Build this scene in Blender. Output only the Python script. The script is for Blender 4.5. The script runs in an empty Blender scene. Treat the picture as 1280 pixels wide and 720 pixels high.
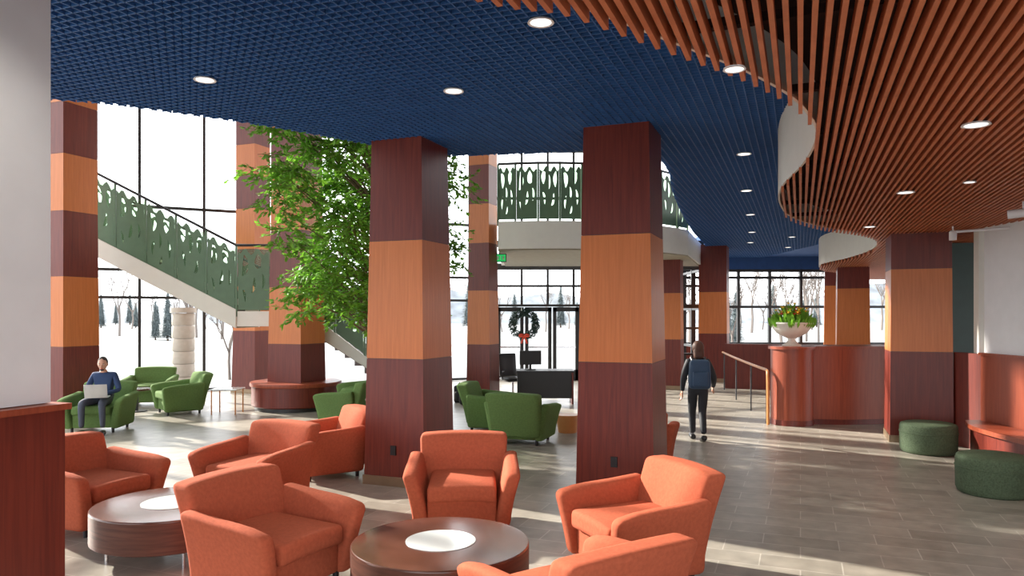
import bpy, bmesh, math, random
from mathutils import Vector, Matrix
random.seed(7)
R=random.random
F=920.0; HY=394.0; CH=2.0
ANG=math.radians(21.4)
U=Vector((math.cos(ANG),-math.sin(ANG),0)); V=Vector((math.sin(ANG),math.cos(ANG),0))
S=bpy.context.scene
COL=S.collection

# ---------------------------------------------------------------- materials
def nmat(name):
    m=bpy.data.materials.new(name); m.use_nodes=True
    nt=m.node_tree; b=nt.nodes.get('Principled BSDF'); return m,nt,b
def plain(name,c,rough=.5,metal=0,spec=.5,coat=0,var=.08,scale=6,bump=0,bscale=200,trans=0):
    m,nt,b=nmat(name)
    b.inputs['Roughness'].default_value=rough; b.inputs['Metallic'].default_value=metal
    b.inputs['Specular IOR Level'].default_value=spec; b.inputs['Coat Weight'].default_value=coat
    tc=nt.nodes.new('ShaderNodeTexCoord'); n=nt.nodes.new('ShaderNodeTexNoise'); n.inputs['Scale'].default_value=scale
    n.inputs['Detail'].default_value=4
    r=nt.nodes.new('ShaderNodeValToRGB')
    r.color_ramp.elements[0].position=.3; r.color_ramp.elements[1].position=.7
    r.color_ramp.elements[0].color=tuple(x*(1-var) for x in c)+(1,)
    r.color_ramp.elements[1].color=tuple(min(1,x*(1+var)) for x in c)+(1,)
    nt.links.new(tc.outputs['Object'],n.inputs['Vector']); nt.links.new(n.outputs['Fac'],r.inputs['Fac'])
    nt.links.new(r.outputs['Color'],b.inputs['Base Color'])
    if trans:
        tl=nt.nodes.new('ShaderNodeBsdfTranslucent'); nt.links.new(r.outputs['Color'],tl.inputs['Color'])
        mx=nt.nodes.new('ShaderNodeMixShader'); mx.inputs[0].default_value=trans
        nt.links.new(b.outputs[0],mx.inputs[1]); nt.links.new(tl.outputs[0],mx.inputs[2]); nt.links.new(mx.outputs[0],nt.nodes['Material Output'].inputs[0])
    if bump:
        n2=nt.nodes.new('ShaderNodeTexNoise'); n2.inputs['Scale'].default_value=bscale
        bp=nt.nodes.new('ShaderNodeBump'); bp.inputs['Strength'].default_value=bump; bp.inputs['Distance'].default_value=.01
        nt.links.new(tc.outputs['Object'],n2.inputs['Vector']); nt.links.new(n2.outputs['Fac'],bp.inputs['Height'])
        nt.links.new(bp.outputs['Normal'],b.inputs['Normal'])
    return m
def wood(name,c1,c2,sc=(22,22,1.0),rough=.42,coat=.10,spec=.4):
    m,nt,b=nmat(name)
    tc=nt.nodes.new('ShaderNodeTexCoord'); mp=nt.nodes.new('ShaderNodeMapping'); mp.inputs['Scale'].default_value=sc
    n=nt.nodes.new('ShaderNodeTexNoise'); n.inputs['Scale'].default_value=1.6; n.inputs['Detail'].default_value=7; n.inputs['Distortion'].default_value=.6
    r=nt.nodes.new('ShaderNodeValToRGB'); r.color_ramp.elements[0].position=.25; r.color_ramp.elements[1].position=.75
    r.color_ramp.elements[0].color=tuple(c1)+(1,); r.color_ramp.elements[1].color=tuple(c2)+(1,)
    L=nt.links.new
    L(tc.outputs['Object'],mp.inputs['Vector']); L(mp.outputs['Vector'],n.inputs['Vector']); L(n.outputs['Fac'],r.inputs['Fac']); L(r.outputs['Color'],b.inputs['Base Color'])
    b.inputs['Roughness'].default_value=rough; b.inputs['Coat Weight'].default_value=coat; b.inputs['Coat Roughness'].default_value=.2
    b.inputs['Specular IOR Level'].default_value=spec
    return m
def emit(name,c,s):
    m,nt,b=nmat(name); b.inputs['Base Color'].default_value=tuple(c)+(1,)
    b.inputs['Emission Color'].default_value=tuple(c)+(1,); b.inputs['Emission Strength'].default_value=s; return m
def tinted_glass(name,c):
    m,nt,b=nmat(name); tr=nt.nodes.new('ShaderNodeBsdfTransparent'); tr.inputs[0].default_value=tuple(c)+(1,)
    mx=nt.nodes.new('ShaderNodeMixShader'); mx.inputs[0].default_value=.22
    b.inputs['Base Color'].default_value=(.35,.5,.35,1); b.inputs['Roughness'].default_value=.2
    nt.links.new(tr.outputs[0],mx.inputs[1]); nt.links.new(b.outputs[0],mx.inputs[2]); nt.links.new(mx.outputs[0],nt.nodes['Material Output'].inputs[0]); return m
def floor_mat():
    m,nt,b=nmat('floor_tile'); L=nt.links.new
    tc=nt.nodes.new('ShaderNodeTexCoord'); mp=nt.nodes.new('ShaderNodeMapping'); mp.inputs['Rotation'].default_value=(0,0,ANG)
    br=nt.nodes.new('ShaderNodeTexBrick'); br.inputs['Scale'].default_value=1; br.inputs['Brick Width'].default_value=.62; br.inputs['Row Height'].default_value=.31
    br.inputs['Mortar Size'].default_value=.005; br.inputs['Color1'].default_value=(.28,.255,.215,1); br.inputs['Color2'].default_value=(.37,.34,.29,1)
    br.inputs['Mortar'].default_value=(.48,.45,.40,1); br.inputs['Bias'].default_value=0
    n=nt.nodes.new('ShaderNodeTexNoise'); n.inputs['Scale'].default_value=5; n.inputs['Detail'].default_value=8
    mx=nt.nodes.new('ShaderNodeMixRGB'); mx.blend_type='OVERLAY'; mx.inputs[0].default_value=.45
    L(tc.outputs['Object'],mp.inputs['Vector']); L(mp.outputs['Vector'],br.inputs['Vector']); L(mp.outputs['Vector'],n.inputs['Vector'])
    L(br.outputs['Color'],mx.inputs[1]); L(n.outputs['Fac'],mx.inputs[2]); L(mx.outputs['Color'],b.inputs['Base Color'])
    b.inputs['Roughness'].default_value=.33
    bp=nt.nodes.new('ShaderNodeBump'); bp.inputs['Strength'].default_value=.2; bp.inputs['Distance'].default_value=.01
    L(n.outputs['Fac'],bp.inputs['Height']); L(bp.outputs['Normal'],b.inputs['Normal'])
    return m
M_DK=wood('mahogany_veneer',(.10,.0125,.008),(.19,.029,.016))
M_OR=wood('cherry_veneer',(.50,.145,.034),(.62,.195,.052))
M_DESK=wood('desk_veneer',(.22,.040,.018),(.34,.072,.030))
M_WAL=wood('walnut',(.055,.022,.015),(.12,.05,.035),sc=(3,3,30),rough=.25,coat=.4)
M_WALS=wood('walnut_apron',(.06,.022,.015),(.13,.05,.033),sc=(2,2,30),rough=.5,coat=0,spec=.25)
M_SLAT=wood('slat_wood',(.42,.12,.048),(.58,.185,.078),sc=(4,4,4),rough=.5,coat=0)
M_SLATBK=plain('slat_void',(.035,.012,.010),.9)
M_BLUE=plain('ceiling_blue',(.018,.072,.23),.8)
M_BLUEG=plain('ceiling_grid_blue',(.028,.115,.32),.6)
M_WHITE=plain('white_paint',(.78,.79,.81),.6,var=.02)
M_CREAM=plain('cream_paint',(.75,.73,.66),.55,var=.02)
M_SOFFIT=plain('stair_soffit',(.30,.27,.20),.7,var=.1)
M_ORF=plain('coral_fabric',(.45,.108,.055),.9,spec=.15,var=.10,scale=40,bump=.35,bscale=260)
M_GRF=plain('green_fabric',(.13,.215,.07),.9,spec=.15,var=.10,scale=40,bump=.35,bscale=260)
M_OTT=plain('ottoman_fabric',(.09,.125,.075),.85,spec=.2,var=.25,scale=60)
M_BLACK=plain('black_plastic',(.015,.015,.017),.4)
M_FRAME=plain('bronze_frame',(.03,.03,.032),.4,metal=.3)
M_CHROME=plain('chrome',(.7,.7,.72),.2,metal=1,var=.02)
M_PLINTH=plain('bronze_plinth',(.28,.2,.13),.35,metal=.6)
M_GLASSW=plain('frosted_glass',(.70,.76,.77),.12,coat=.6,var=.01)
M_PANEL=plain('green_panel',(.095,.17,.095),.5)
M_PGLASS=tinted_glass('green_panel_glass',(.66,.84,.64))
M_LEAF=plain('leaf',(.17,.38,.035),.5,var=.55,scale=3,trans=.4)
M_BARK=plain('bark',(.16,.10,.06),.9,bump=.5,bscale=40)
M_SNOW=plain('snowy_lawn',(.22,.23,.235),.9,var=.3,scale=.15)
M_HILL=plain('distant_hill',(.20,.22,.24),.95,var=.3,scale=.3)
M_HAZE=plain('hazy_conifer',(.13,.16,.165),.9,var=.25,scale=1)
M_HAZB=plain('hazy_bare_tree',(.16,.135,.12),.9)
M_STONE=plain('limestone',(.42,.37,.31),.8)
M_SKIN=plain('skin',(.55,.30,.21),.5,var=.05)
M_SHIRT=plain('navy_shirt',(.02,.045,.12),.8)
M_PANTS=plain('slate_trousers',(.06,.07,.10),.8)
M_COAT=plain('black_jacket',(.018,.02,.026),.7)
M_PACK=plain('navy_backpack',(.025,.06,.12),.6)
M_HAIRD=plain('dark_hair',(.02,.013,.01),.6)
M_HAIRB=plain('brown_hair',(.09,.035,.02),.55)
M_LAPTOP=plain('laptop_grey',(.55,.56,.58),.35,metal=.5)
M_YEL=plain('yellow_petal',(.85,.55,.05),.6); M_RED=plain('red_petal',(.6,.06,.03),.6)
M_RAIL=plain('oak_rail',(.60,.25,.08),.35)
M_DGREEN=plain('dark_green_wall',(.02,.05,.04),.4)
M_LAMP=emit('lamp_lens',(1,.97,.9),2.2)

# ---------------------------------------------------------------- mesh builder
class MB:
    def __init__(s): s.v=[];s.f=[];s.m=[];s.mats=[]
    def mi(s,mat):
        if mat not in s.mats: s.mats.append(mat)
        return s.mats.index(mat)
    def add(s,vs,fs,mat,M=None,fn=None):
        o=len(s.v); k=s.mi(mat)
        for p in vs:
            p=Vector(p)
            if fn: p=Vector(fn(p))
            if M: p=M@p
            s.v.append(p)
        for f in fs: s.f.append([o+i for i in f]); s.m.append(k)
    def box(s,c,d,mat,M=None,fn=None):
        x,y,z=[q/2 for q in d]
        vs=[(c[0]+a*x,c[1]+b*y,c[2]+e*z) for a in(-1,1) for b in(-1,1) for e in(-1,1)]
        s.add(vs,[(0,1,3,2),(4,6,7,5),(0,4,5,1),(2,3,7,6),(0,2,6,4),(1,5,7,3)],mat,M,fn)
    def obox(s,p0,p1,w,z0,z1,mat,z0b=None,z1b=None):
        a=Vector((p0[0],p0[1],0));b=Vector((p1[0],p1[1],0)); d=(b-a).normalized(); n=Vector((-d.y,d.x,0))*w/2
        if z0b is None: z0b=z0
        if z1b is None: z1b=z1
        vs=[]
        for q,za,zb in((a,z0,z1),(b,z0b,z1b)):
            for sg in(-1,1):
                for z in(za,zb): vs.append(q+n*sg+Vector((0,0,z)))
        s.add(vs,[(0,1,3,2),(4,6,7,5),(0,4,5,1),(2,3,7,6),(0,2,6,4),(1,5,7,3)],mat)
    def rbox(s,c,d,r,mat,M=None,fn=None,n=4):
        h=[q/2 for q in d]; r=min([r]+[q*.98 for q in h])
        def co(hh):
            L=[-hh,-hh+.12*r,-hh+.42*r,-hh+r]; k=n
            for i in range(1,k): L.append(-hh+r+(2*hh-2*r)*i/k)
            L+= [hh-r,hh-.42*r,hh-.12*r,hh]; return L
        C=[co(q) for q in h]; idx={}; vs=[]; fs=[]
        def vert(p):
            key=tuple(round(q,6) for q in p)
            if key in idx: return idx[key]
            inn=Vector([max(-(h[i]-r),min(h[i]-r,p[i])) for i in range(3)]); dd=Vector(p)-inn
            q=inn+dd.normalized()*r if dd.length>1e-9 else Vector(p)
            idx[key]=len(vs); vs.append(q+Vector(c)); return idx[key]
        for ax in range(3):
            a,b=(ax+1)%3,(ax+2)%3
            for sg in(-1,1):
                for i in range(len(C[a])-1):
                    for j in range(len(C[b])-1):
                        q=[]
                        for (ii,jj) in((i,j),(i+1,j),(i+1,j+1),(i,j+1)):
                            p=[0,0,0];p[ax]=sg*h[ax];p[a]=C[a][ii];p[b]=C[b][jj]; q.append(vert(p))
                        if sg<0:q.reverse()
                        fs.append(q)
        s.add(vs,fs,mat,M,fn)
    def lathe(s,prof,c,mat,seg=32,M=None,fn=None):
        vs=[];fs=[]
        for (r,z) in prof:
            for i in range(seg):
                a=2*math.pi*i/seg; vs.append((c[0]+r*math.cos(a),c[1]+r*math.sin(a),c[2]+z))
        for k in range(len(prof)-1):
            for i in range(seg):
                j=(i+1)%seg; fs.append((k*seg+i,k*seg+j,(k+1)*seg+j,(k+1)*seg+i))
        fs.append(tuple(reversed(range(seg)))); fs.append(tuple(range((len(prof)-1)*seg,len(prof)*seg)))
        s.add(vs,fs,mat,M,fn)
    def cyl(s,c,r,z0,z1,mat,seg=32,M=None): s.lathe([(r,z0),(r,z1)],(c[0],c[1],0),mat,seg,M)
    def tube(s,pts,rad,mat,seg=8,M=None):
        pts=[Vector(p) for p in pts]
        if not isinstance(rad,(list,tuple)): rad=[rad]*len(pts)
        vs=[];fs=[];n=len(pts); ref=None
        for i,p in enumerate(pts):
            t=(pts[min(i+1,n-1)]-pts[max(i-1,0)]).normalized()
            if ref is None:
                ref=Vector((0,0,1)) if abs(t.z)<.9 else Vector((1,0,0))
            a=t.cross(ref)
            if a.length<1e-4: a=t.cross(Vector((0,1,0)))
            a.normalize(); b=a.cross(t).normalized(); ref=b
            for k in range(seg):
                th=2*math.pi*k/seg; vs.append(p+(a*math.cos(th)+b*math.sin(th))*rad[i])
        for i in range(n-1):
            for k in range(seg):
                j=(k+1)%seg; fs.append((i*seg+k,(i+1)*seg+k,(i+1)*seg+j,i*seg+j))
        fs.append(tuple(range(seg))); fs.append(tuple(reversed(range((n-1)*seg,n*seg))))
        s.add(vs,fs,mat,M)
    def sph(s,c,r,mat,seg=14,rings=10,M=None,fn=None):
        if not isinstance(r,(list,tuple)): r=(r,r,r)
        vs=[(c[0],c[1],c[2]+r[2])];fs=[]
        for i in range(1,rings):
            ph=math.pi*i/rings
            for k in range(seg):
                th=2*math.pi*k/seg; vs.append((c[0]+r[0]*math.sin(ph)*math.cos(th),c[1]+r[1]*math.sin(ph)*math.sin(th),c[2]+r[2]*math.cos(ph)))
        vs.append((c[0],c[1],c[2]-r[2])); e=len(vs)-1
        for k in range(seg):
            j=(k+1)%seg; fs.append((0,1+k,1+j)); fs.append((e,e-seg+j,e-seg+k))
            for i in range(rings-2):
                a=1+i*seg; fs.append((a+k,a+seg+k,a+seg+j,a+j))
        s.add(vs,fs,mat,M,fn)
    def poly(s,pts,z0,z1,mat):
        n=len(pts); vs=[(p[0],p[1],z0) for p in pts]+[(p[0],p[1],z1) for p in pts]
        fs=[tuple(reversed(range(n))),tuple(range(n,2*n))]+[(i,(i+1)%n,n+(i+1)%n,n+i) for i in range(n)]
        s.add(vs,fs,mat)
    def mesh(s,name,smooth=True,ang=35):
        me=bpy.data.meshes.new(name); me.from_pydata([tuple(p) for p in s.v],[],s.f)
        for m in s.mats: me.materials.append(m)
        me.polygons.foreach_set('material_index',s.m)
        if smooth: me.polygons.foreach_set('use_smooth',[True]*len(me.polygons))
        me.update()
        bm=bmesh.new(); bm.from_mesh(me); bmesh.ops.recalc_face_normals(bm,faces=bm.faces); bm.to_mesh(me); bm.free()
        if smooth: me.set_sharp_from_angle(angle=math.radians(ang))
        return me
    def build(s,name,loc=(0,0,0),rot=0,parent=None,smooth=True,ang=35):
        return place(name,s.mesh(name,smooth,ang),loc,rot,parent)
def place(name,me,loc,rot=0,parent=None,sc=1):
    o=bpy.data.objects.new(name,me); COL.objects.link(o); o.location=loc; o.rotation_euler=(0,0,rot); o.scale=(sc,sc,sc)
    if parent: o.parent=parent
    return o
def empty(name,loc,rot=0):
    e=bpy.data.objects.new(name,None); COL.objects.link(e); e.location=loc; e.rotation_euler=(0,0,rot); e.empty_display_size=.2; return e
def catmull(P,n=6):
    P=[Vector(p) for p in P]; out=[]
    for i in range(len(P)-1):
        p0=P[max(i-1,0)];p1=P[i];p2=P[i+1];p3=P[min(i+2,len(P)-1)]
        for k in range(n):
            t=k/n; out.append(.5*((2*p1)+(p2-p0)*t+(2*p0-5*p1+4*p2-p3)*t*t+(3*p1-p0-3*p2+p3)*t**3))
    out.append(P[-1]); return out
def clip(poly,p0,d):
    ts=[];n=len(poly)
    nx,ny=-d.y,d.x
    for i in range(n):
        a=poly[i];b=poly[(i+1)%n]
        sa=(a[0]-p0.x)*nx+(a[1]-p0.y)*ny; sb=(b[0]-p0.x)*nx+(b[1]-p0.y)*ny
        if (sa>0)!=(sb>0):
            t=sa/(sa-sb); x=a[0]+(b[0]-a[0])*t; y=a[1]+(b[1]-a[1])*t
            ts.append((x-p0.x)*d.x+(y-p0.y)*d.y)
    ts.sort(); return [(ts[i],ts[i+1]) for i in range(0,len(ts)-1,2)]
def bars(mb,poly,d,spacing,w,z0,z1,mat,off=0):
    n=Vector((-d.y,d.x,0)); pr=[p[0]*n.x+p[1]*n.y for p in poly]; k=math.floor(min(pr)/spacing)
    while k*spacing<max(pr):
        p0=n*(k*spacing+off*spacing+1e-4)
        for a,b in clip(poly,p0,d):
            if b-a>.05:
                A=p0+d*a;B=p0+d*b; mb.obox((A.x,A.y),(B.x,B.y),w,z0,z1,mat)
        k+=1

# ---------------------------------------------------------------- floor / exterior
mb=MB(); mb.poly([(-12.9,3),(-12.4,17.6),(-1.3,22.9),(5.9,22.9),(5.9,26.7),(16,26.7),(16,-4),(-12.9,-4)],-.1,0,floor_mat()); mb.build('floor',smooth=False)
mb=MB(); mb.box((0,160,-.2),(700,500,.1),M_SNOW); mb.build('snow_ground',smooth=False)
mb=MB(); N=90; vs=[]; 
for i in range(N+1):
    x=-260+520*i/N; h=7+3*math.sin(i*.21)+1.5*math.sin(i*.83)+1.2*R()
    vs+=[(x,190,-.2),(x,205,h),(x,240,-.2)]
mb.add(vs,[(3*i+a,3*i+3+a,3*i+4+a,3*i+1+a) for i in range(N) for a in(0,1)],M_HILL); mb.build('distant_hill')

# ---------------------------------------------------------------- ceilings
Z1=4.07; Z2=3.28
void=catmull([(-14,6.6),(-7,6.7),(-4.42,7.1),(-3.4,7.6),(-2.57,8.2),(-1.8,8.9),(-1.0,9.55),(0,9.5),(1.0,9.35),(1.8,9.6),(2.25,10.6),(2.65,12.2),(3.4,14.8),(4.5,18.3),(5.3,20.6),(5.9,22.7),(6.0,26.7)],5)
bp=[(p[0],p[1]) for p in void] + [(16,26.7),(16,-3),(-14,-3)]
mb=MB(); mb.poly(bp,Z1+.025,Z1+.45,M_BLUE)
slatc=catmull([(-3,-3),(-2.2,0),(-1.2,2.2),(-.16,2.99),(.2,3.13),(.43,3.31),(.84,3.66),(1.27,4.03),(1.67,4.46),(1.99,4.93),(2.28,5.5),(2.57,6.47),(2.81,7.65),(3.2,8.79),(3.83,10.07),(4.75,11.2),(5.63,11.9),(6.4,12.9),(7.3,14.9),(7.85,17.2),(8.15,19.4),(9.2,21.6),(11.5,24),(12,26.6)],4)
slatp=[(p[0],p[1]) for p in slatc]+[(16,26.6),(16,-3)]
gb=[(p[0],p[1]) if p[0]<9 else (9,p[1]) for p in bp]
bars(mb,gb,V,.08,.009,Z1,Z1+.025,M_BLUEG); bars(mb,gb,U,.08,.009,Z1,Z1+.025,M_BLUEG)
mb.build('ceiling',smooth=False)
mb=MB()
bars(mb,slatp,V,.058,.024,Z2,Z2+.075,M_SLAT)
bars(mb,slatp,U,1.2,.05,Z2+.075,Z2+.12,M_SLATBK)
mb.poly(slatp,Z2+.34,Z2+.36,M_SLATBK)
mb.build('ceiling_wood_slats',smooth=False)
mb=MB()
for i in range(len(slatc)-1): mb.obox(slatc[i],slatc[i+1],.02,Z2+.06,Z1+.05,M_CREAM)
mb.build('trim_ceiling_fascia',smooth=False)
mb=MB(); mb.poly([(-12.9,5),(-12.4,17.6),(-1.3,22.9),(5.9,22.9),(8,22.9),(8,5)],9.2,9.5,M_WHITE); mb.build('roof',smooth=False)
mb=MB(); mb.obox((8,5),(8,22.9),.2,4.5,9.2,M_WHITE); mb.obox((-12.9,5),(8,5),.2,4.5,9.2,M_WHITE); mb.build('wall_upper',smooth=False)

# downlights
def downlight(x,y,z,p=40,k=1):
    e=MB(); e.lathe([(.10*k,0),(.105*k,-.010),(.085*k,-.010),(.08*k,0)],(0,0,0),M_WHITE,24); e.cyl((0,0),.08*k,-.006,-.002,M_LAMP,24)
    o=e.build('recessed_downlight',(x,y,z))
    l=bpy.data.lights.new('lamp','SPOT'); l.energy=p; l.spot_size=math.radians(120); l.spot_blend=.8; l.shadow_soft_size=.1; l.color=(1,.93,.82)
    lo=bpy.data.objects.new('lamp',l); COL.objects.link(lo); lo.parent=o; lo.location=(0,0,-.04)
for px,py in((256,99),(567,113),(676,27),(930,192),(933,238),(938,268),(940,290),(990,296),(985,309),(938,303)):
    d=F*(Z1-CH)/(HY-py); downlight((px-640)*d/F,d,Z1,60,.9)
for px,py in((918,85),(1220,155),(1132,240),(1087,283),(1212,227)):
    d=F*(Z2-CH)/(HY-py); downlight((px-640)*d/F,d,Z2,45,.55 if px in(918,1212) else .85)
for x,y in((-2.0,1.5),(-.5,-1),(-2.2,3.4)): downlight(x,y,Z1,60)

# ---------------------------------------------------------------- columns
def column(x,y,hb,ht,bands,top,dark_first=True,rot=-ANG,outlet=False):
    m=MB(); zs=[0]+[b for b in bands if b<top]+[top]
    def hw(z): return hb+(ht-hb)*min(z,4.1)/4.1 if z<4.1 else ht
    for i in range(len(zs)-1):
        mat=M_DK if (i%2==0)==dark_first else M_OR
        z0,z1=zs[i],zs[i+1]; g=.006 if i<len(zs)-2 else 0
        a,b=hw(z0),hw(z1-g)
        vs=[(sx*a,sy*a,z0) for sx,sy in((-1,-1),(1,-1),(1,1),(-1,1))]+[(sx*b,sy*b,z1-g) for sx,sy in((-1,-1),(1,-1),(1,1),(-1,1))]
        m.add(vs,[(3,2,1,0),(4,5,6,7),(0,1,5,4),(1,2,6,5),(2,3,7,6),(3,0,4,7)],mat)
        if g:
            b2=b-.008; m.box((0,0,z1-g/2),(2*b2,2*b2,g*1.2),M_BLACK)
    m.box((0,0,.055),(2*hb+.025,2*hb+.025,.11),M_PLINTH)
    if outlet: m.box((.0,-hb+.002,.42),(.07,.03,.11),M_BLACK)
    return m.build('column',(x,y,0),rot,smooth=False)
column(-1.24,8.97,.40,.335,[1.49,2.88],4.12,outlet=True)
column(1.256,8.32,.43,.36,[1.49,2.88],4.12,outlet=True)
column(-9.0,14.9,.41,.38,[1.38,2.77,4.06,5.19,6.2,7.2,8.2],9.2)
column(-6.75,19.2,.38,.30,[1.6,2.75,3.7,4.75,5.6,6.4,7.2,8],9.2)
column(-4.66,15.95,.44,.38,[1.39,2.6,3.8,5,6,7,8],9.2)
column(-.68,17.35,.30,.25,[1.32,2.58,3.68,4.6,5.5,6.5,7.5],9.2)
column(4.35,20,.28,.25,[1.35,2.6],3.5)
column(6.15,22.4,.42,.40,[1.45,2.7],4.12)
column(9.25,20,.42,.38,[.4,2.72],3.3)
column(10.9,25,.3,.25,[.4,3.0],3.9)
column(6.53,11.86,.44,.41,[1.43,2.73],3.32)

# ---------------------------------------------------------------- window walls
def glasswall(name,p0,p1,z0,z1,nv,hz,t=.07,thick={}):
    m=MB(); a=Vector(p0).to_3d();b=Vector(p1).to_3d()
    for i in range(nv+1):
        q=a+(b-a)*i/nv; d=(b-a).normalized()*t/2
        m.obox(q-d,q+d,.14,z0,z1,M_FRAME)
    for z in hz:
        h=thick.get(z,t); m.obox(a,b,.12,z-h/2,z+h/2,M_FRAME)
    return m.build(name,smooth=False)
glasswall('window_1',(-12.2,17.4),(-1.3,22.7),0,9.2,8,[.05,2.45,3.15,4.77,7.6,9.15])
glasswall('window_2',(-12.2,17.4),(-12.8,3.5),0,9.2,9,[.05,2.45,3.15,4.77,9.15])
glasswall('window_3',(-1.3,22.7),(-.5,22.7),0,9.2,1,[.05,1.1,2.27,3.5,4.2,5.6,7.05,9.15])
glasswall('window_4',(-.5,22.7),(5.9,22.7),2.27,9.2,8,[2.3,2.9,3.5,4.2,5.6,7.05,9.15],thick={3.5:.2,4.2:.2})
glasswall('window_5',(2.1,22.7),(5.9,22.7),0,2.27,5,[.05,.8,1.6,2.25])
glasswall('window_6',(5.9,26.5),(16,26.5),.95,3.68,9,[.98,2.3,3.35,3.6],t=.09)
glasswall('window_7',(5.9,22.7),(5.9,26.5),0,4.2,3,[.05,1.0,2.2,3.4])
mb=MB(); mb.obox((5.9,26.5),(16,26.5),.25,0,.93,M_DK); mb.obox((5.9,26.5),(16,26.5),.25,3.65,4.2,M_BLUE); mb.build('wall_back',smooth=False)
def door(name,x0,x1,y):
    m=MB(); w=.11
    m.box((x0+w/2,y,1.12),(w,.07,2.24),M_FRAME); m.box((x1-w/2,y,1.12),(w,.07,2.24),M_FRAME)
    m.box(((x0+x1)/2,y,.16),(x1-x0,.07,.32),M_FRAME); m.box(((x0+x1)/2,y,2.18),(x1-x0,.07,.13),M_FRAME)
    m.box(((x0+x1)/2,y-.07,1.02),(x1-x0-.2,.04,.05),M_CHROME); m.build(name,smooth=False)
door('door_1',-.46,.36,22.68); door('door_2',.40,1.22,22.68); door('door_3',1.26,2.06,22.68)
# wreath
m=MB(); c=Vector((.37,22.45,1.72))
for i in range(900):
    a=R()*6.283; rr=.36+.13*(R()-.5)*1.7; p=c+Vector((math.cos(a)*rr,(R()-.5)*.1,math.sin(a)*rr)); q=Vector((R()-.5,R()-.5,R()-.5)).normalized()
    t=q.cross(Vector((.3,.5,.8))).normalized(); m.add([p-q*.07,p+t*.022,p+q*.07,p-t*.022],[(0,1,2,3)],M_DGREEN)
for sx in(-1,1): m.sph((c.x+sx*.08,c.y-.07,c.z-.34),(.09,.04,.06),M_RED); m.tube([(c.x,c.y-.07,c.z-.34),(c.x+sx*.09,c.y-.08,c.z-.58)],[.03,.03],M_RED,6)
m.build('christmas_wreath',smooth=False)
m=MB(); m.box((-.3,17.5,3.36),(.34,.06,.2),M_BLACK); m.box((-.3,17.468,3.36),(.3,.005,.16),emit('exit_green',(.02,.5,.12),.8)); 
for k,dx in enumerate((-.1,-.035,.03,.095)): m.box((-.3+dx,17.463,3.36),(.012 if k in(2,) else .035,.004,.09),M_WHITE)
m.box((-.3,17.5,3.48),(.03,.03,.06),M_BLACK); m.build('exit_sign',smooth=False)

# ---------------------------------------------------------------- green cut-out railing panels
def leafhole(cx,cz,ln,wd,ang,curl):
    L=[];Rr=[]
    n=9
    for i in range(n):
        t=i/(n-1); a=ang+curl*(t-.5); x=cx+math.cos(a)*ln*(t-.5); z=cz+math.sin(a)*ln*(t-.5); w=wd*math.sin(math.pi*min(1,max(0,t*.94+.03)))
        nx,nz=-math.sin(a),math.cos(a); L.append((x+nx*w,z+nz*w)); Rr.append((x-nx*w,z-nz*w))
    return L+Rr[::-1]
PM=[]
for kind in range(3):
    cu=bpy.data.curves.new('pc','CURVE'); cu.dimensions='2D'; cu.fill_mode='BOTH'; cu.extrude=.006
    def spl(pts):
        s=cu.splines.new('POLY'); s.points.add(len(pts)-1)
        for i,p in enumerate(pts): s.points[i].co=(p[0],p[1],0,1)
        s.use_cyclic_u=True
    top=[(1,.93)]+[(1-t/12, .93+.055*math.sin(t*1.3+kind*2)) for t in range(1,12)]+[(0,.93)]
    spl([(0,0),(1,0)]+top)
    H=[[(.25,.74,.32,.10,1.9,.9),(.70,.78,.26,.11,1.1,-.9),(.50,.48,.26,.045,1.6,.8),(.82,.42,.30,.05,1.8,.5),(.20,.32,.26,.045,1.3,-.6),(.52,.16,.18,.035,1.0,.6)],
       [(.24,.70,.38,.10,1.4,.9),(.64,.77,.26,.12,2.0,-.8),(.83,.46,.26,.045,1.6,.8),(.52,.38,.28,.05,1.2,.6),(.22,.24,.22,.04,2.0,.6)],
       [(.20,.78,.26,.10,1.2,-.9),(.50,.70,.36,.07,1.7,.8),(.80,.74,.30,.09,1.5,-.5),(.26,.40,.26,.05,2.0,.6),(.72,.34,.28,.05,1.1,.8)]][kind]
    for h in H: spl(leafhole(*h))
    ob=bpy.data.objects.new('tmp',cu); COL.objects.link(ob); bpy.context.view_layer.update()
    dg=bpy.context.evaluated_depsgraph_get(); me=bpy.data.meshes.new_from_object(ob.evaluated_get(dg))
    PM.append(([tuple(v.co) for v in me.vertices],[tuple(p.vertices) for p in me.polygons]))
    bpy.data.objects.remove(ob)
def panels(m,a,b,za,zb,n,h,mat=None,ph=0,glass=False):
    a=Vector((a[0],a[1],0));b=Vector((b[0],b[1],0)); d=b-a; nn=Vector((-d.y,d.x,0)).normalized()
    for i in range(n):
        vs,fs=PM[(i*2+ph)%3]
        def fn(p):
            t=(i+.05+p[0]*.9)/n; q=a+d*t+nn*p[2]; return (q.x,q.y,za+(zb-za)*t+.05+p[1]*(h-.1))
        m.add([fn(p) for p in vs],fs,mat or M_PANEL)
        if glass: m.add([fn(p) for p in((0,0,.02),(1,0,.02),(1,.97,.02),(0,.97,.02))],[(0,1,2,3)],M_PGLASS)
    for i in range(n+1):
        t=i/n; q=a+d*t; z=za+(zb-za)*t; e=d.normalized()*.02
        m.obox(q-e,q+e,.04,z-.1,z+h,M_PANEL)
    m.tube([a+Vector((0,0,za+h)),b+Vector((0,0,zb+h))],.03,M_FRAME,8)
bal=catmull([(-.32,16.9),(.6,16.75),(1.6,16.8),(2.6,17.1),(3.6,17.7),(4.45,18.6)],4)
bpts=[(p[0],p[1]) for p in bal]
m=MB(); m.poly(bpts+[(5.8,22.5),(-.32,22.5)],3.52,4.15,M_CREAM)
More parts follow.
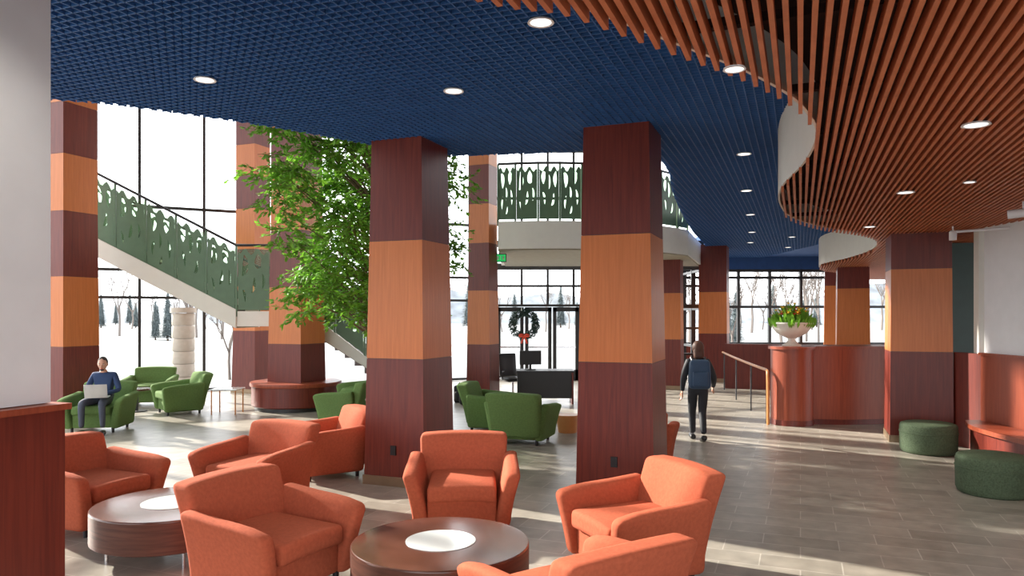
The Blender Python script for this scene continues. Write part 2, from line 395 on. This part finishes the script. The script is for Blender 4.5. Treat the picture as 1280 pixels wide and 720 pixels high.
m.poly([(p[0],p[1]+.05) for p in bpts]+[(5.7,22.4),(-.2,22.4)],3.49,3.53,M_SOFFIT)
m.build('ceiling_balcony_slab',smooth=False)
m=MB(); pb=bpts[::2]
if pb[-1]!=bpts[-1]: pb.append(bpts[-1])
for i in range(len(pb)-1): panels(m,(pb[i][0],pb[i][1]+.06),(pb[i+1][0],pb[i+1][1]+.06),4.15,4.15,1,1.33,ph=i,glass=True)
m.build('balcony_railing',smooth=False)
# stair
T=(-10.2,16.4,4.15);L0=(-6.18,16.5,2.07);L1=(-4.65,16.55,2.07);B=(-1.95,16.4,.0); W=1.5
m=MB()
def flight(p,q,n):
    for off in(0,W):
        m.obox((p[0],p[1]+off),(q[0],q[1]+off),.08,p[2]-.36,p[2]+.06,M_CREAM,max(q[2]-.36,0),q[2]+.06)
    a=(p[0],p[1]+W/2);b=(q[0],q[1]+W/2)
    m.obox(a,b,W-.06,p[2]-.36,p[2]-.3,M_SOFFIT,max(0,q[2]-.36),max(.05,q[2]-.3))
    for i in range(n):
        t=(i+.5)/n; x=p[0]+(q[0]-p[0])*t; y=p[1]+(q[1]-p[1])*t+W/2; z=p[2]+(q[2]-p[2])*(i+1)/n
        dz=abs(q[2]-p[2])/n
        m.box((x,y,z-dz/2),(abs(q[0]-p[0])/n+.02,W-.08,dz),M_WAL)
flight(T,L0,12); flight(L1,B,12)
m.box(((L0[0]+L1[0])/2,16.55+W/2,1.92),(L1[0]-L0[0]+.1,W+.1,.34),M_CREAM)
m.poly([(-12,15.8),(-10.15,16.35),(-10.15,17.95),(-12,17.3)],3.8,4.15,M_CREAM)
stair=m.build('staircase',smooth=False)
m=MB()
panels(m,T[:2],L0[:2],T[2],L0[2],6,1.5,glass=True); panels(m,L0[:2],L1[:2],L0[2],L1[2],2,1.5,ph=1,glass=True); panels(m,L1[:2],B[:2],L1[2],B[2]+.1,4,1.4,glass=True)
m.build('railing_near',smooth=False,parent=stair)
m=MB(); panels(m,(T[0],T[1]+W),(L0[0],L0[1]+W),T[2],L0[2],6,1.1); panels(m,(L0[0],L0[1]+W),(L1[0],L1[1]+W),L0[2],L1[2],2,1.1)
m.build('railing_far',smooth=False,parent=stair)

# ---------------------------------------------------------------- near left wall and right wall
Vx,Vy=V.x,V.y
def back(c,t,off): return (c[0]-Vx*t-Vy*off, c[1]-Vy*t+Vx*off)
c0=(-2.645,4.22)
m=MB(); m.obox(back(c0,0,.15),back(c0,7,.15),.3,1.5,4.1,M_WHITE); m.build('wall_left',smooth=False)
c1=(-2.575,4.24)
m=MB(); m.obox(back(c1,0,.22),back(c1,7,.22),.44,0,1.46,M_DK); m.obox(back((c1[0]+.02,c1[1]+.01),0,.25),back(c1,7,.25),.54,1.46,1.495,M_DESK); m.build('baseboard_left',smooth=False)
m=MB(); m.obox((7.0,10.8),(6.9,-2),.14,1.43,3.6,M_WHITE); m.obox((6.95,11.02),(7.3,11.02),.12,1.43,3.3,M_CREAM); m.build('wall_right',smooth=False)
m=MB(); m.obox((6.98,10.8),(6.88,-2),.2,0,1.43,M_DESK); m.obox((6.86,11.35),(6.98,10.72),.12,0,1.43,M_DK); m.obox((6.97,10.82),(6.87,-2),.24,1.41,1.45,M_DESK); m.build('baseboard_right',smooth=False)
m=MB(); m.obox((7.45,13.2),(9.5,12.7),.1,0,3.28,M_DGREEN); m.build('wall_back_green',smooth=False)
cv=catmull([(6.62,10.75),(6.40,10.3),(6.30,9.8),(6.27,9.1),(6.3,8.2)],4)
m=MB(); m.poly([(p[0],p[1]) for p in cv]+[(6.80,8.2),(6.82,10.75)],.41,.47,M_DESK)
m.poly([(p[0]+.07,p[1]) for p in cv]+[(6.78,8.2),(6.80,10.7)],0,.41,M_DK); m.build('bench',smooth=False)
def ottoman(x,y):
    m=MB(); m.lathe([(.34,.0),(.36,.02),(.375,.06),(.38,.30),(.378,.385),(.365,.415),(.33,.43),(.15,.44),(.01,.44)],(0,0,0),M_OTT,40)
    m.lathe([(.383,.29),(.388,.297),(.383,.304)],(0,0,0),M_OTT,40); m.build('ottoman',(x,y,0),ang=50)
ottoman(6.08,10.75); ottoman(5.42,8.28)
m=MB(); m.tube([(6.35,10.6,3.2),(6.9,10.2,3.21)],.02,M_WHITE,8); m.tube([(6.35,10.6,3.2),(6.35,10.6,3.28)],.012,M_WHITE,8); m.lathe([(.05,0),(.05,.12),(.03,.14)],(6.35,10.6,3.08),M_WHITE,16); m.build('track_light')
m=MB(); m.tube([(5.62,8.35,3.14),(5.85,8.2,3.16)],[.05,.05],M_WHITE,12); m.tube([(5.75,8.27,3.15),(5.75,8.27,3.28)],.015,M_WHITE,8); m.build('security_camera')

# ---------------------------------------------------------------- reception counter, urn, rail
m=MB(); m.cyl((5.15,13.55),.37,.1,1.38,M_DESK,40); m.cyl((5.15,13.55),.38,0,.1,M_DK,40); m.cyl((5.15,13.55),.41,1.38,1.43,M_DESK,40)
fr=catmull([(5.4,13.45),(6.0,13.35),(6.6,13.4),(7.2,13.6)],4)
fp=[(p[0],p[1]) for p in fr]
m.poly([(p[0],p[1]+.04) for p in fp]+[(7.2,14.3),(5.4,14.2)],.1,1.38,M_DESK); m.poly([(p[0],p[1]+.08) for p in fp]+[(7.2,14.25),(5.4,14.15)],0,.1,M_DK)
m.poly(fp+[(7.22,14.35),(5.4,14.25)],1.38,1.43,M_DESK)
m.build('reception_counter',ang=40)
m=MB(); prof=[(.16,0),(.17,.03),(.12,.05),(.07,.10),(.07,.14),(.15,.18),(.26,.24),(.33,.33),(.36,.40),(.38,.41),(.38,.44),(.34,.44),(.30,.36)]
m.lathe(prof,(5.15,13.55,1.43),M_CREAM,36)
m.cyl((5.15,13.55),.3,1.78,1.80,M_BARK,20)
for i in range(420):
    a=R()*6.283; r=.40*math.sqrt(R()); h=1.83+.34*(1-(r/.42)**2)*R(); x=5.15+r*math.cos(a);y=13.55+r*math.sin(a)
    q=Vector((math.cos(a)*.5,math.sin(a)*.5,.7+R()*.5)).normalized(); t=q.cross(Vector((R(),R(),R()))).normalized(); p=Vector((x,y,h))
    m.add([p-q*.09,p+t*.025,p+q*.09,p-t*.025],[(0,1,2,3)],M_LEAF)
for i in range(60):
    a=R()*6.283; r=.34*math.sqrt(R()); h=1.96+.28*(1-(r/.4)**2)*(.3+.7*R()); p=(5.15+r*math.cos(a),13.55+r*math.sin(a),h)
    mt=(M_YEL,M_YEL,M_YEL,M_RED)[i%4]
    for k in range(6):
        b=k*1.047; q=Vector((math.cos(b),math.sin(b)*.7,.35)); t=Vector((-math.sin(b),math.cos(b),0)); P=Vector(p)
        m.add([P,P+q*.03+t*.02,P+q*.055,P+q*.03-t*.02],[(0,1,2,3)],mt)
    m.sph(p,.018,mt,6,5)
m.tube([(5.15,13.55,1.8),(5.15,13.55,2.0)],.03,M_LEAF,6)
m.build('flower_urn',smooth=True)
m=MB(); m.obox((5.85,20.2),(8.9,19.0),.14,0,1.22,M_DK); m.build('wall_ramp',smooth=False)
m=MB(); rp=catmull([(4.68,13.45,0.0),(4.68,13.45,.5),(4.68,13.47,.9),(4.72,13.65,.98),(4.85,14.5,.98),(5.3,17.4,.98),(5.7,19.9,1.0)],5); m.tube(rp,.026,M_RAIL,10)
for t in((5.0,15.4),(5.3,17.4),(5.68,19.7)): m.tube([(t[0],t[1],0),(t[0],t[1],.97)],.016,M_FRAME,8)
m.tube([(4.78,13.8,0),(4.78,13.8,.97)],.02,M_RAIL,8)
m.build('handrail')

# ---------------------------------------------------------------- armchairs
def chairmesh(fab):
    m=MB()
    m.rbox((0,-.02,.21),(.64,.68,.26),.03,fab)
    m.rbox((0,-.07,.385),(.63,.70,.15),.04,fab,fn=lambda p:(p.x,p.y,p.z+.012*(1-(p.x/.33)**2)+.01*(p.y/.4)))
    for sg in(-1,1):
        def fa(p):
            t=max(0,(p.z-.08)/.54)
            y=p.y-.07*t*(1 if p.y<0 else 0)
            return (p.x+sg*(.10*t**1.6),y,p.z+.035*(p.y)/.38*t-.025*max(0,(-p.y-.25)/.13)**2*t)
        m.rbox((sg*.375,-.03,.345),(.135,.74,.55),.05,fab,fn=fa,n=5)
    def fb(p):
        t=(p.z-.12)/.7
        return (p.x*(1+.10*t),p.y+.19*t-.02*math.sin(math.pi*t)-.03*(p.x/.4)**2,p.z-.02*(p.x/.42)**2*t)
    m.rbox((0,.285,.47),(.80,.20,.70),.045,fab,fn=fb,n=6)
    for sx in(-.33,.33):
        for sy in(-.32,.28): m.lathe([(.022,0),(.028,.12)],(sx,sy,0),M_BLACK,12)
    return m.mesh('armchair',True,50)
CM={0:chairmesh(M_ORF),1:chairmesh(M_GRF)}
def armchair(x,y,fx,fy,k): place('armchair',CM[k],(x,y,0),math.atan2(fx,-fy))
armchair(-4.02,7.05,.93,-.35,0)
armchair(-2.72,7.85,-.42,-.9,0)
armchair(-2.34,9.3,-.8,-.5,0)
armchair(-1.76,5.38,.88,-.47,0)
armchair(-.47,7.05,.04,-1,0)
armchair(.97,5.75,-.93,-.37,0)
armchair(.36,4.16,-.54,.84,0)
armchair(1.62,9.6,.3,1,0)
armchair(.16,11.65,.33,.94,1)
armchair(-.35,12.95,.95,-.2,1)
armchair(-3.05,14.95,-.9,-.3,1)
armchair(-3.0,13.6,-.95,.3,1)
armchair(-6.8,15.1,-.75,-.6,1)
armchair(-8.1,16.5,.2,-1,1)
armchair(-7.18,12.85,.12,-1,1)

def coffee(x,y,r=.62):
    m=MB()
    m.lathe([(r-.02,.15),(r,.16),(r,.404)],(0,0,0),M_WALS,64)
    m.lathe([(r,.404),(r,.41),(r-.006,.418),(r-.02,.42),(.25,.42)],(0,0,0),M_WAL,64)
    m.cyl((0,0),.245,.412,.424,M_GLASSW,48)
    for k in range(4):
        a=k*math.pi/2+.6; m.tube([(math.cos(a)*(r-.13),math.sin(a)*(r-.13),0),(math.cos(a)*(r-.13),math.sin(a)*(r-.13),.16)],.014,M_CHROME,10)
    m.build('coffee_table',(x,y,0),ang=40)
coffee(-.5,5.16); coffee(-2.87,6.22)
m=MB(); m.lathe([(.27,.44),(.28,.46),(.27,.48)],(0,0,0),M_WAL,32); m.cyl((0,0),.03,.02,.44,M_BLACK,12); m.cyl((0,0),.2,0,.02,M_BLACK,24); m.build('side_table',(-7.8,15.3,0))
m=MB(); m.rbox((0,0,.5),(.55,.5,.025),.01,M_GLASSW)
for sx in(-.24,.24):
    for sy in(-.21,.21): m.tube([(sx,sy,0),(sx,sy,.5)],.014,M_RAIL,8)
m.build('side_table',(-5.8,15.0,0))
m=MB(); m.lathe([(.16,0),(.2,.28),(.2,.3),(.17,.3)],(0,0,0),M_RAIL,24); m.build('waste_basket',(.95,12.6,0))
m=MB(); m.lathe([(.86,0),(.86,.08)],(0,0,0),M_BLACK,48); m.lathe([(.9,.08),(.92,.1),(.92,.5)],(0,0,0),M_DK,48); m.lathe([(.95,.5),(.96,.53),(.95,.58),(.65,.58)],(0,0,0),M_DESK,48)
m.build('round_bench',(-4.66,15.9,0))

# ---------------------------------------------------------------- desk group at entry
m=MB(); m.box((.75,16.8,.735),(1.3,.7,.04),M_BLACK); m.box((.14,16.8,.36),(.04,.66,.71),M_BLACK); m.box((1.36,16.8,.36),(.04,.66,.71),M_DK); m.box((.75,16.55,.42),(1.2,.03,.58),M_BLACK)
m.build('office_desk',smooth=False)
m=MB(); m.box((0,0,.28),(.5,.03,.32),M_BLACK); m.box((0,.02,.1),(.05,.03,.16),M_BLACK); m.box((0,.02,.01),(.22,.16,.02),M_BLACK); m.build('computer_monitor',(.42,16.75,.755),.2,smooth=False)
m=MB(); m.rbox((0,0,.47),(.5,.48,.09),.04,M_BLACK); m.rbox((0,.25,.80),(.46,.07,.55),.03,M_BLACK,fn=lambda p:(p.x,p.y+.1*(p.z-.5)-.2*p.x*p.x,p.z)); m.cyl((0,0),.03,.1,.45,M_CHROME,12)
for sg in(-1,1): m.tube([(sg*.25,.05,.47),(sg*.29,.0,.55),(sg*.29,-.02,.66),(sg*.29,-.2,.67)],.018,M_BLACK,8)
for k in range(5):
    a=k*1.2566; m.tube([(0,0,.11),(math.cos(a)*.3,math.sin(a)*.3,.07)],[.025,.015],M_BLACK,8); m.sph((math.cos(a)*.3,math.sin(a)*.3,.03),.03,M_BLACK,8,6)
m.build('office_chair',(.02,17.6,0),.5)
m=MB(); m.rbox((0,0,.2),(.26,.2,.4),.05,M_BLACK); m.rbox((.0,-.11,.16),(.2,.06,.2),.03,M_BLACK); m.tube([(-.05,0,.4),(0,0,.46),(.05,0,.4)],.012,M_BLACK,6); m.build('travel_bag',(-1.2,16.85,0))
m=MB(); m.rbox((0,0,.13),(.36,.2,.26),.05,M_BLACK); m.tube([(-.1,0,.26),(-.07,0,.36),(.07,0,.36),(.1,0,.26)],.012,M_BLACK,6); m.build('travel_bag',(-1.0,16.5,0))

# ---------------------------------------------------------------- tree
m=MB(); TX,TY=-2.0,12.35
m.lathe([(.34,0),(.40,.1),(.44,.55),(.46,.6),(.40,.6),(.38,.54)],(TX,TY,0),M_DK,32)
trunk=[(TX,TY,.5),(TX-.05,TY,1.2),(TX-.22,TY+.05,2.2),(TX-.28,TY,3.4),(TX-.35,TY,4.8),(TX-.3,TY,6.3)]
m.tube(catmull(trunk,4),[.075-.06*i/20 for i in range(21)],M_BARK,8)
TX-=.3
cl=[]
for i in range(125):
    z=2.0+4.5*(i/124.)+.35*(R()-.5); a=i*2.39996+R()*.6; rmax=1.85*math.sin(math.pi*min(.97,max(.2,(z-1.0)/6.6)))**.5; rr=rmax*(.3+.65*R())
    if math.cos(a)>.3: rr*=.78
    c=Vector((TX+math.cos(a)*rr,TY+math.sin(a)*rr,z+.12*rr)); cl.append((c,a))
    b=Vector((TX,TY,max(1.6,z-.55*rr-.2))); mid=(b+c)/2+Vector((0,0,.08)); m.tube([b,mid,c],[.024,.015,.006],M_BARK,5)
for c,a in cl:
    for tw in range(30):
        b0=c+Vector((random.gauss(0,.15),random.gauss(0,.15),random.gauss(0,.14)))
        th=R()*6.283; dr=Vector((math.cos(th),math.sin(th),random.uniform(-.5,.55))).normalized(); L0_=random.uniform(.18,.42)
        e=b0+dr*L0_+Vector((0,0,-.07)); m.tube([b0,e],[.004,.002],M_BARK,3)
        for k in range(13):
            p=b0.lerp(e,(k+.5)/13)+Vector((R()-.5,R()-.5,R()-.5))*.05
            q=(dr+Vector((R()-.5,R()-.5,-.45+R()*.5))*1.6).normalized(); t=q.cross(Vector((R()-.5,R()-.5,R()+.4)))
            if t.length<.05: continue
            t.normalize(); L=.042+.022*R(); n=q.cross(t)*.008
            m.add([p,p+q*L+t*L*.5+n,p+q*L*2,p+q*L-t*L*.5+n],[(0,1,2,3)],M_LEAF)
m.build('indoor_ficus_tree',smooth=False)

# ---------------------------------------------------------------- exterior trees
def conmesh(seed):
    rnd=random.Random(seed); m=MB(); h=1.0
    m.cyl((0,0),.02,0,.2,M_BARK,6); m.lathe([(.10,.1),(.08,.35),(.04,.7),(.005,.95)],(0,0,0),M_HAZE,10)
    for i in range(1300):
        z=.05+.93*rnd.random()**1.3; a=rnd.random()*6.283; r=.25*(1-z)**.8*(.55+.6*rnd.random())+.01
        p=Vector((0,0,z+.03)); e=Vector((r*math.cos(a),r*math.sin(a),z-.02+.03*rnd.random())); s_=p.lerp(e,.3); t=Vector((-math.sin(a),math.cos(a),0))*.012
        m.add([s_,(s_+e)/2+t,e,(s_+e)/2-t],[(0,1,2,3)],M_HAZE)
    return m.mesh('conifer_tree',False)
CN=[conmesh(i) for i in range(4)]
rnd=random.Random(3)
for i in range(75):
    x=-140+280*i/75+rnd.uniform(-4,4); y=rnd.uniform(120,165); place('conifer_tree',CN[i%4],(x,y,-.15),rnd.random()*6,sc=rnd.uniform(4,9))
for x,y,h in((-29,62,4.2),(-31,64,3.4),(14.5,50,4.6),(15.8,52,3.8)): place('conifer_tree',CN[int(h*10)%4],(x,y,-.15),h,sc=h)
def bare(seed):
    rnd=random.Random(seed); m=MB()
    def br(p,d,L,r,dep):
        e=p+d*L; m.tube([p,(p+e)/2+Vector((rnd.uniform(-.05,.05),rnd.uniform(-.05,.05),0))*L,e],[r,r*.85,r*.65],M_HAZB,4)
        if dep==0: return
        for k in range(3):
            dd=(d+Vector((rnd.uniform(-.6,.6),rnd.uniform(-.6,.6),rnd.uniform(-.0,.5)))).normalized(); br(p.lerp(e,rnd.uniform(.6,1)),dd,L*rnd.uniform(.6,.8),r*.55,dep-1)
    br(Vector((0,0,0)),Vector((0,0,1)),.3,.014,5); return m.mesh('bare_tree',True)
BT=[bare(1),bare(2),bare(3)]
BL=[(-9.4,24.5,4.0),(9.3,31,5),(13.4,31,6),(12,33,6),(-14.5,33,7),(-21,48,8),(-17,60,10),(-26,66,10),(6,60,9),(10,75,10),(24,60,9),(-3,66,9),(-40,75,10),(20,48,8),(-30,70,10),(-22,62,9),(-12,70,10),(14,58,9),(18,70,10),(30,75,10)]
for i in range(40): BL.append((-80+160*i/40+rnd.uniform(-2,2),rnd.uniform(85,115),rnd.uniform(7,12)))
for i,(x,y,h) in enumerate(BL): place('bare_tree',BT[i%3],(x,y,-.15),i,sc=h)
m=MB()
for k in range(6): m.lathe([(.30,0),(.315,.03),(.315,.33),(.30,.36)],(-9.6,21.5,k*.37-.15),M_STONE,24)
m.lathe([(.36,0),(.36,.15)],(-9.6,21.5,6*.37-.15),M_STONE,24); m.build('stone_pillar')

# ---------------------------------------------------------------- people
def skin_body(name,J,Bn,root,parent):
    names=list(J); me=bpy.data.meshes.new(name); me.from_pydata([J[n][0] for n in names],[(names.index(a),names.index(b)) for a,b,_ in Bn],[])
    o=bpy.data.objects.new(name,me); COL.objects.link(o); o.modifiers.new('sk','SKIN')
    sv=me.skin_vertices[0].data
    for i,n in enumerate(names):
        sv[i].radius=J[n][1]; sv[i].use_root=(n==root)
    sb=o.modifiers.new('ss','SUBSURF'); sb.levels=2; sb.render_levels=2
    bpy.context.view_layer.update(); dg=bpy.context.evaluated_depsgraph_get(); em=bpy.data.meshes.new_from_object(o.evaluated_get(dg)); bpy.data.objects.remove(o)
    mats=[]
    for a,b,mt in Bn:
        if mt not in mats: mats.append(mt)
    for mt in mats: em.materials.append(mt)
    for p in em.polygons:
        c=p.center; best=None
        for a,b,mt in Bn:
            A=Vector(J[a][0]);Bv=Vector(J[b][0]); d=Bv-A; t=max(0,min(1,(c-A).dot(d)/d.length_squared)); dist=(c-(A+d*t)).length-.5*(J[a][1][0]*(1-t)+J[b][1][0]*t)
            if best is None or dist<best[0]: best=(dist,mt)
        p.material_index=mats.index(best[1]); p.use_smooth=True
    ob=bpy.data.objects.new(name,em); COL.objects.link(ob); ob.parent=parent; return ob
def head(parent,loc,yaw,pitch,hair,long=False):
    m=MB()
    def fn(p):
        z=p.z; t=max(0,-z/.115); x=p.x*(1-.32*t*t); y=p.y*(1-.12*t) - (.012*t if p.y<0 else 0); return (x,y,z)
    m.sph((0,0,0),(.074,.093,.118),M_SKIN,24,18,fn=fn)
    m.sph((0,-.094,-.018),(.013,.02,.026),M_SKIN,10,8); m.sph((0,-.103,-.034),(.016,.012,.010),M_SKIN,10,8)
    for s_ in(-1,1):
        m.sph((s_*.030,-.078,.008),(.014,.010,.009),M_WHITE,10,8); m.sph((s_*.030,-.087,.008),(.006,.004,.006),M_HAIRD,8,6)
        m.sph((s_*.030,-.084,.026),(.019,.006,.004),hair,8,6); m.sph((s_*.075,.008,-.008),(.010,.02,.032),M_SKIN,10,8)
    m.sph((0,-.086,-.062),(.024,.008,.006),M_RED,10,6)
    if long:
        m.sph((0,.020,.022),(.094,.102,.118),hair,24,16,fn=lambda p:(p.x,max(p.y,-.045-.2*max(0,p.z-.05)),p.z))
        m.rbox((0,.045,-.06),(.17,.11,.20),.05,hair,fn=lambda p:(p.x*(1-.8*max(0,-p.z-.08)),p.y,p.z))
    else:
        m.sph((0,.016,.024),(.080,.094,.104),hair,24,16,fn=lambda p:(p.x,max(p.y,-.07 if p.z>.08 else -.02),max(p.z,-.05)))
        m.sph((0,-.078,-.083),(.035,.016,.022),hair,12,8)
    o=m.build('head',loc,yaw,parent); o.rotation_euler=(pitch,0,yaw); return o
def hand(m,w,fwd,nrm,side,curl=.5,mat=None):
    mat=mat or M_SKIN; fwd=Vector(fwd).normalized(); nrm=Vector(nrm); nrm=(nrm-fwd*nrm.dot(fwd)).normalized(); lat=fwd.cross(nrm)*side; w=Vector(w)
    Mx=Matrix(((lat.x,fwd.x,nrm.x,w.x),(lat.y,fwd.y,nrm.y,w.y),(lat.z,fwd.z,nrm.z,w.z),(0,0,0,1)))
    m.rbox((0,.045,0),(.078,.095,.028),.013,mat,M=Mx,n=2)
    for i,(x,L) in enumerate(((-.029,.068),(-.010,.078),(.010,.072),(.028,.056))):
        p=Vector((x,.085,0)); pts=[p]; a=0
        for k,fr in enumerate((.42,.32,.26)):
            a-=curl*(.6+.3*k); p=p+Vector((0,math.cos(a),math.sin(a)))*L*fr; pts.append(p)
        m.tube(pts,[.0092,.0088,.008,.006],mat,8,M=Mx)
    m.tube([(-.032,.02,0),(-.058,.045,-.008),(-.062,.070,-.018),(-.054,.09,-.024)],[.013,.011,.0095,.007],mat,8,M=Mx)
def shoe(m,a,yaw,mat,pitch=0):
    Mx=Matrix.Translation(a)@Matrix.Rotation(yaw,4,'Z')@Matrix.Rotation(pitch,4,'X')
    m.rbox((0,-.07,-.045),(.095,.27,.08),.038,mat,M=Mx,fn=lambda p:(p.x*(1-.8*max(0,-p.y-.12)),p.y,p.z*(1-.9*max(0,-p.y-.08))-(.02*max(0,-p.y-.08))),n=4)
P=empty('seated_man',(-7.1,12.78,0),.15)
J={'pel':((0,.02,.545),(.15,.12)),'wst':((0,.06,.70),(.135,.105)),'cst':((0,.07,.88),(.165,.115)),'nkb':((0,.04,1.0),(.075,.065)),'nk':((0,.015,1.07),(.05,.05)),
 'shL':((-.17,.06,.955),(.062,.062)),'elL':((-.26,-.02,.70),(.046,.046)),'wrL':((-.13,-.27,.665),(.030,.026)),
 'shR':((.17,.06,.955),(.062,.062)),'elR':((.27,-.02,.70),(.046,.046)),'wrR':((.14,-.26,.665),(.030,.026)),
 'hpL':((-.10,-.05,.535),(.095,.09)),'knL':((-.17,-.46,.53),(.064,.064)),'anL':((-.15,-.50,.11),(.042,.046)),
 'hpR':((.10,-.05,.535),(.095,.09)),'knR':((.15,-.46,.53),(.064,.064)),'anR':((.19,-.52,.11),(.042,.046))}
Bn=[('pel','wst',M_SHIRT),('wst','cst',M_SHIRT),('cst','nkb',M_SHIRT),('nkb','nk',M_SKIN)]
for s_ in'LR': Bn+=[('cst','sh'+s_,M_SHIRT),('sh'+s_,'el'+s_,M_SHIRT),('el'+s_,'wr'+s_,M_SHIRT),('pel','hp'+s_,M_PANTS),('hp'+s_,'kn'+s_,M_PANTS),('kn'+s_,'an'+s_,M_PANTS)]
skin_body('body',J,Bn,'pel',P)
head(P,(0,-.015,1.155),0.1,.22,M_HAIRD)
m=MB(); hand(m,(-.13,-.275,.665),(.35,-.9,-.05),(0,0,1),1,.5); hand(m,(.14,-.265,.665),(-.35,-.9,-.05),(0,0,1),-1,.5); m.build('hands',parent=P)
m=MB(); shoe(m,Vector((-.15,-.51,.085)),-.1,M_BLACK); shoe(m,Vector((.19,-.53,.085)),.15,M_BLACK); m.build('shoes',parent=P)
m=MB(); m.rbox((0,0,0),(.34,.24,.018),.006,M_LAPTOP,n=2); m.rbox((0,-.165,.11),(.34,.012,.23),.005,M_LAPTOP,fn=lambda p:(p.x,p.y-.35*p.z,p.z),n=2); m.box((0,-.02,.011),(.28,.12,.004),M_BLACK)
lp=m.build('laptop',(-6.98,12.41,.625),.35)
P=empty('walking_woman',(2.97,11.75,0),-.1)
J={'pel':((0,0,.86),(.15,.115)),'wst':((0,.01,1.0),(.135,.11)),'cst':((0,.02,1.17),(.165,.12)),'nkb':((0,.02,1.29),(.08,.065)),'nk':((0,.03,1.36),(.045,.045)),
 'shL':((-.155,.02,1.25),(.066,.066)),'elL':((-.235,-.05,1.0),(.054,.054)),'wrL':((-.245,.02,.78),(.036,.034)),
 'shR':((.155,.02,1.25),(.066,.066)),'elR':((.245,-.03,1.0),(.054,.054)),'wrR':((.26,.14,.84),(.036,.034)),
 'hpL':((-.08,0,.80),(.10,.10)),'knL':((-.075,.13,.45),(.066,.066)),'anL':((-.06,.15,.09),(.046,.05)),
 'hpR':((.08,0,.80),(.10,.10)),'knR':((.07,.02,.44),(.066,.066)),'anR':((.06,-.20,.13),(.046,.05))}
Bn=[('pel','wst',M_COAT),('wst','cst',M_COAT),('cst','nkb',M_COAT),('nkb','nk',M_SKIN)]
for s_ in'LR': Bn+=[('cst','sh'+s_,M_COAT),('sh'+s_,'el'+s_,M_COAT),('el'+s_,'wr'+s_,M_COAT),('pel','hp'+s_,M_COAT),('hp'+s_,'kn'+s_,M_COAT),('kn'+s_,'an'+s_,M_COAT)]
skin_body('body',J,Bn,'pel',P)
head(P,(0,.04,1.455),math.pi+.2,.1,M_HAIRB,True)
m=MB(); hand(m,(-.245,.025,.775),(0,.25,-.95),(1,0,0),1,.4); hand(m,(.26,.145,.835),(0,.75,-.6),(-1,0,0),-1,.4); m.build('hands',parent=P)
m=MB(); shoe(m,Vector((-.06,.155,.085)),math.pi,M_BLACK); shoe(m,Vector((.06,-.20,.115)),math.pi,M_BLACK,.35); m.build('shoes',parent=P)
m=MB(); m.rbox((0,-.17,1.07),(.34,.18,.46),.06,M_PACK,fn=lambda p:(p.x*(1-.25*max(0,p.z-1.07)*2),p.y,p.z),n=4); m.rbox((0,-.27,1.0),(.24,.07,.24),.03,M_PACK,n=3); m.tube([(-.04,-.14,1.27),(0,-.14,1.31),(.04,-.14,1.27)],.008,M_BLACK,6)
for s_ in(-1,1): m.tube([(s_*.09,-.1,1.25),(s_*.11,0,1.325),(s_*.11,.12,1.25),(s_*.13,.14,1.1),(s_*.15,0,.93),(s_*.12,-.1,.92)],.016,M_BLACK,8)
m.build('backpack',parent=P)

# ---------------------------------------------------------------- light
w=bpy.data.worlds.new('World'); S.world=w; w.use_nodes=True; nt=w.node_tree; bg=nt.nodes['Background']
bg.inputs['Color'].default_value=(.94,.97,1,1); bg.inputs['Strength'].default_value=4.0
sl=bpy.data.lights.new('sun','SUN'); sl.energy=14; sl.angle=math.radians(1.0); sl.color=(1,.93,.82)
so=bpy.data.objects.new('sun',sl); COL.objects.link(so)
el=math.radians(24); dirv=Vector((.84*math.cos(el),-.54*math.cos(el),-math.sin(el))); so.rotation_euler=dirv.to_track_quat('-Z','Y').to_euler(); so.location=(-20,30,15)
S.view_settings.view_transform='Standard'
cam=bpy.data.cameras.new('camera'); cam.lens=F/1280*36; cam.sensor_width=36; cam.shift_y=(HY-360)/1280
co=bpy.data.objects.new('camera',cam); COL.objects.link(co); co.location=(0,0,CH); co.rotation_euler=(math.pi/2,0,0); S.camera=co
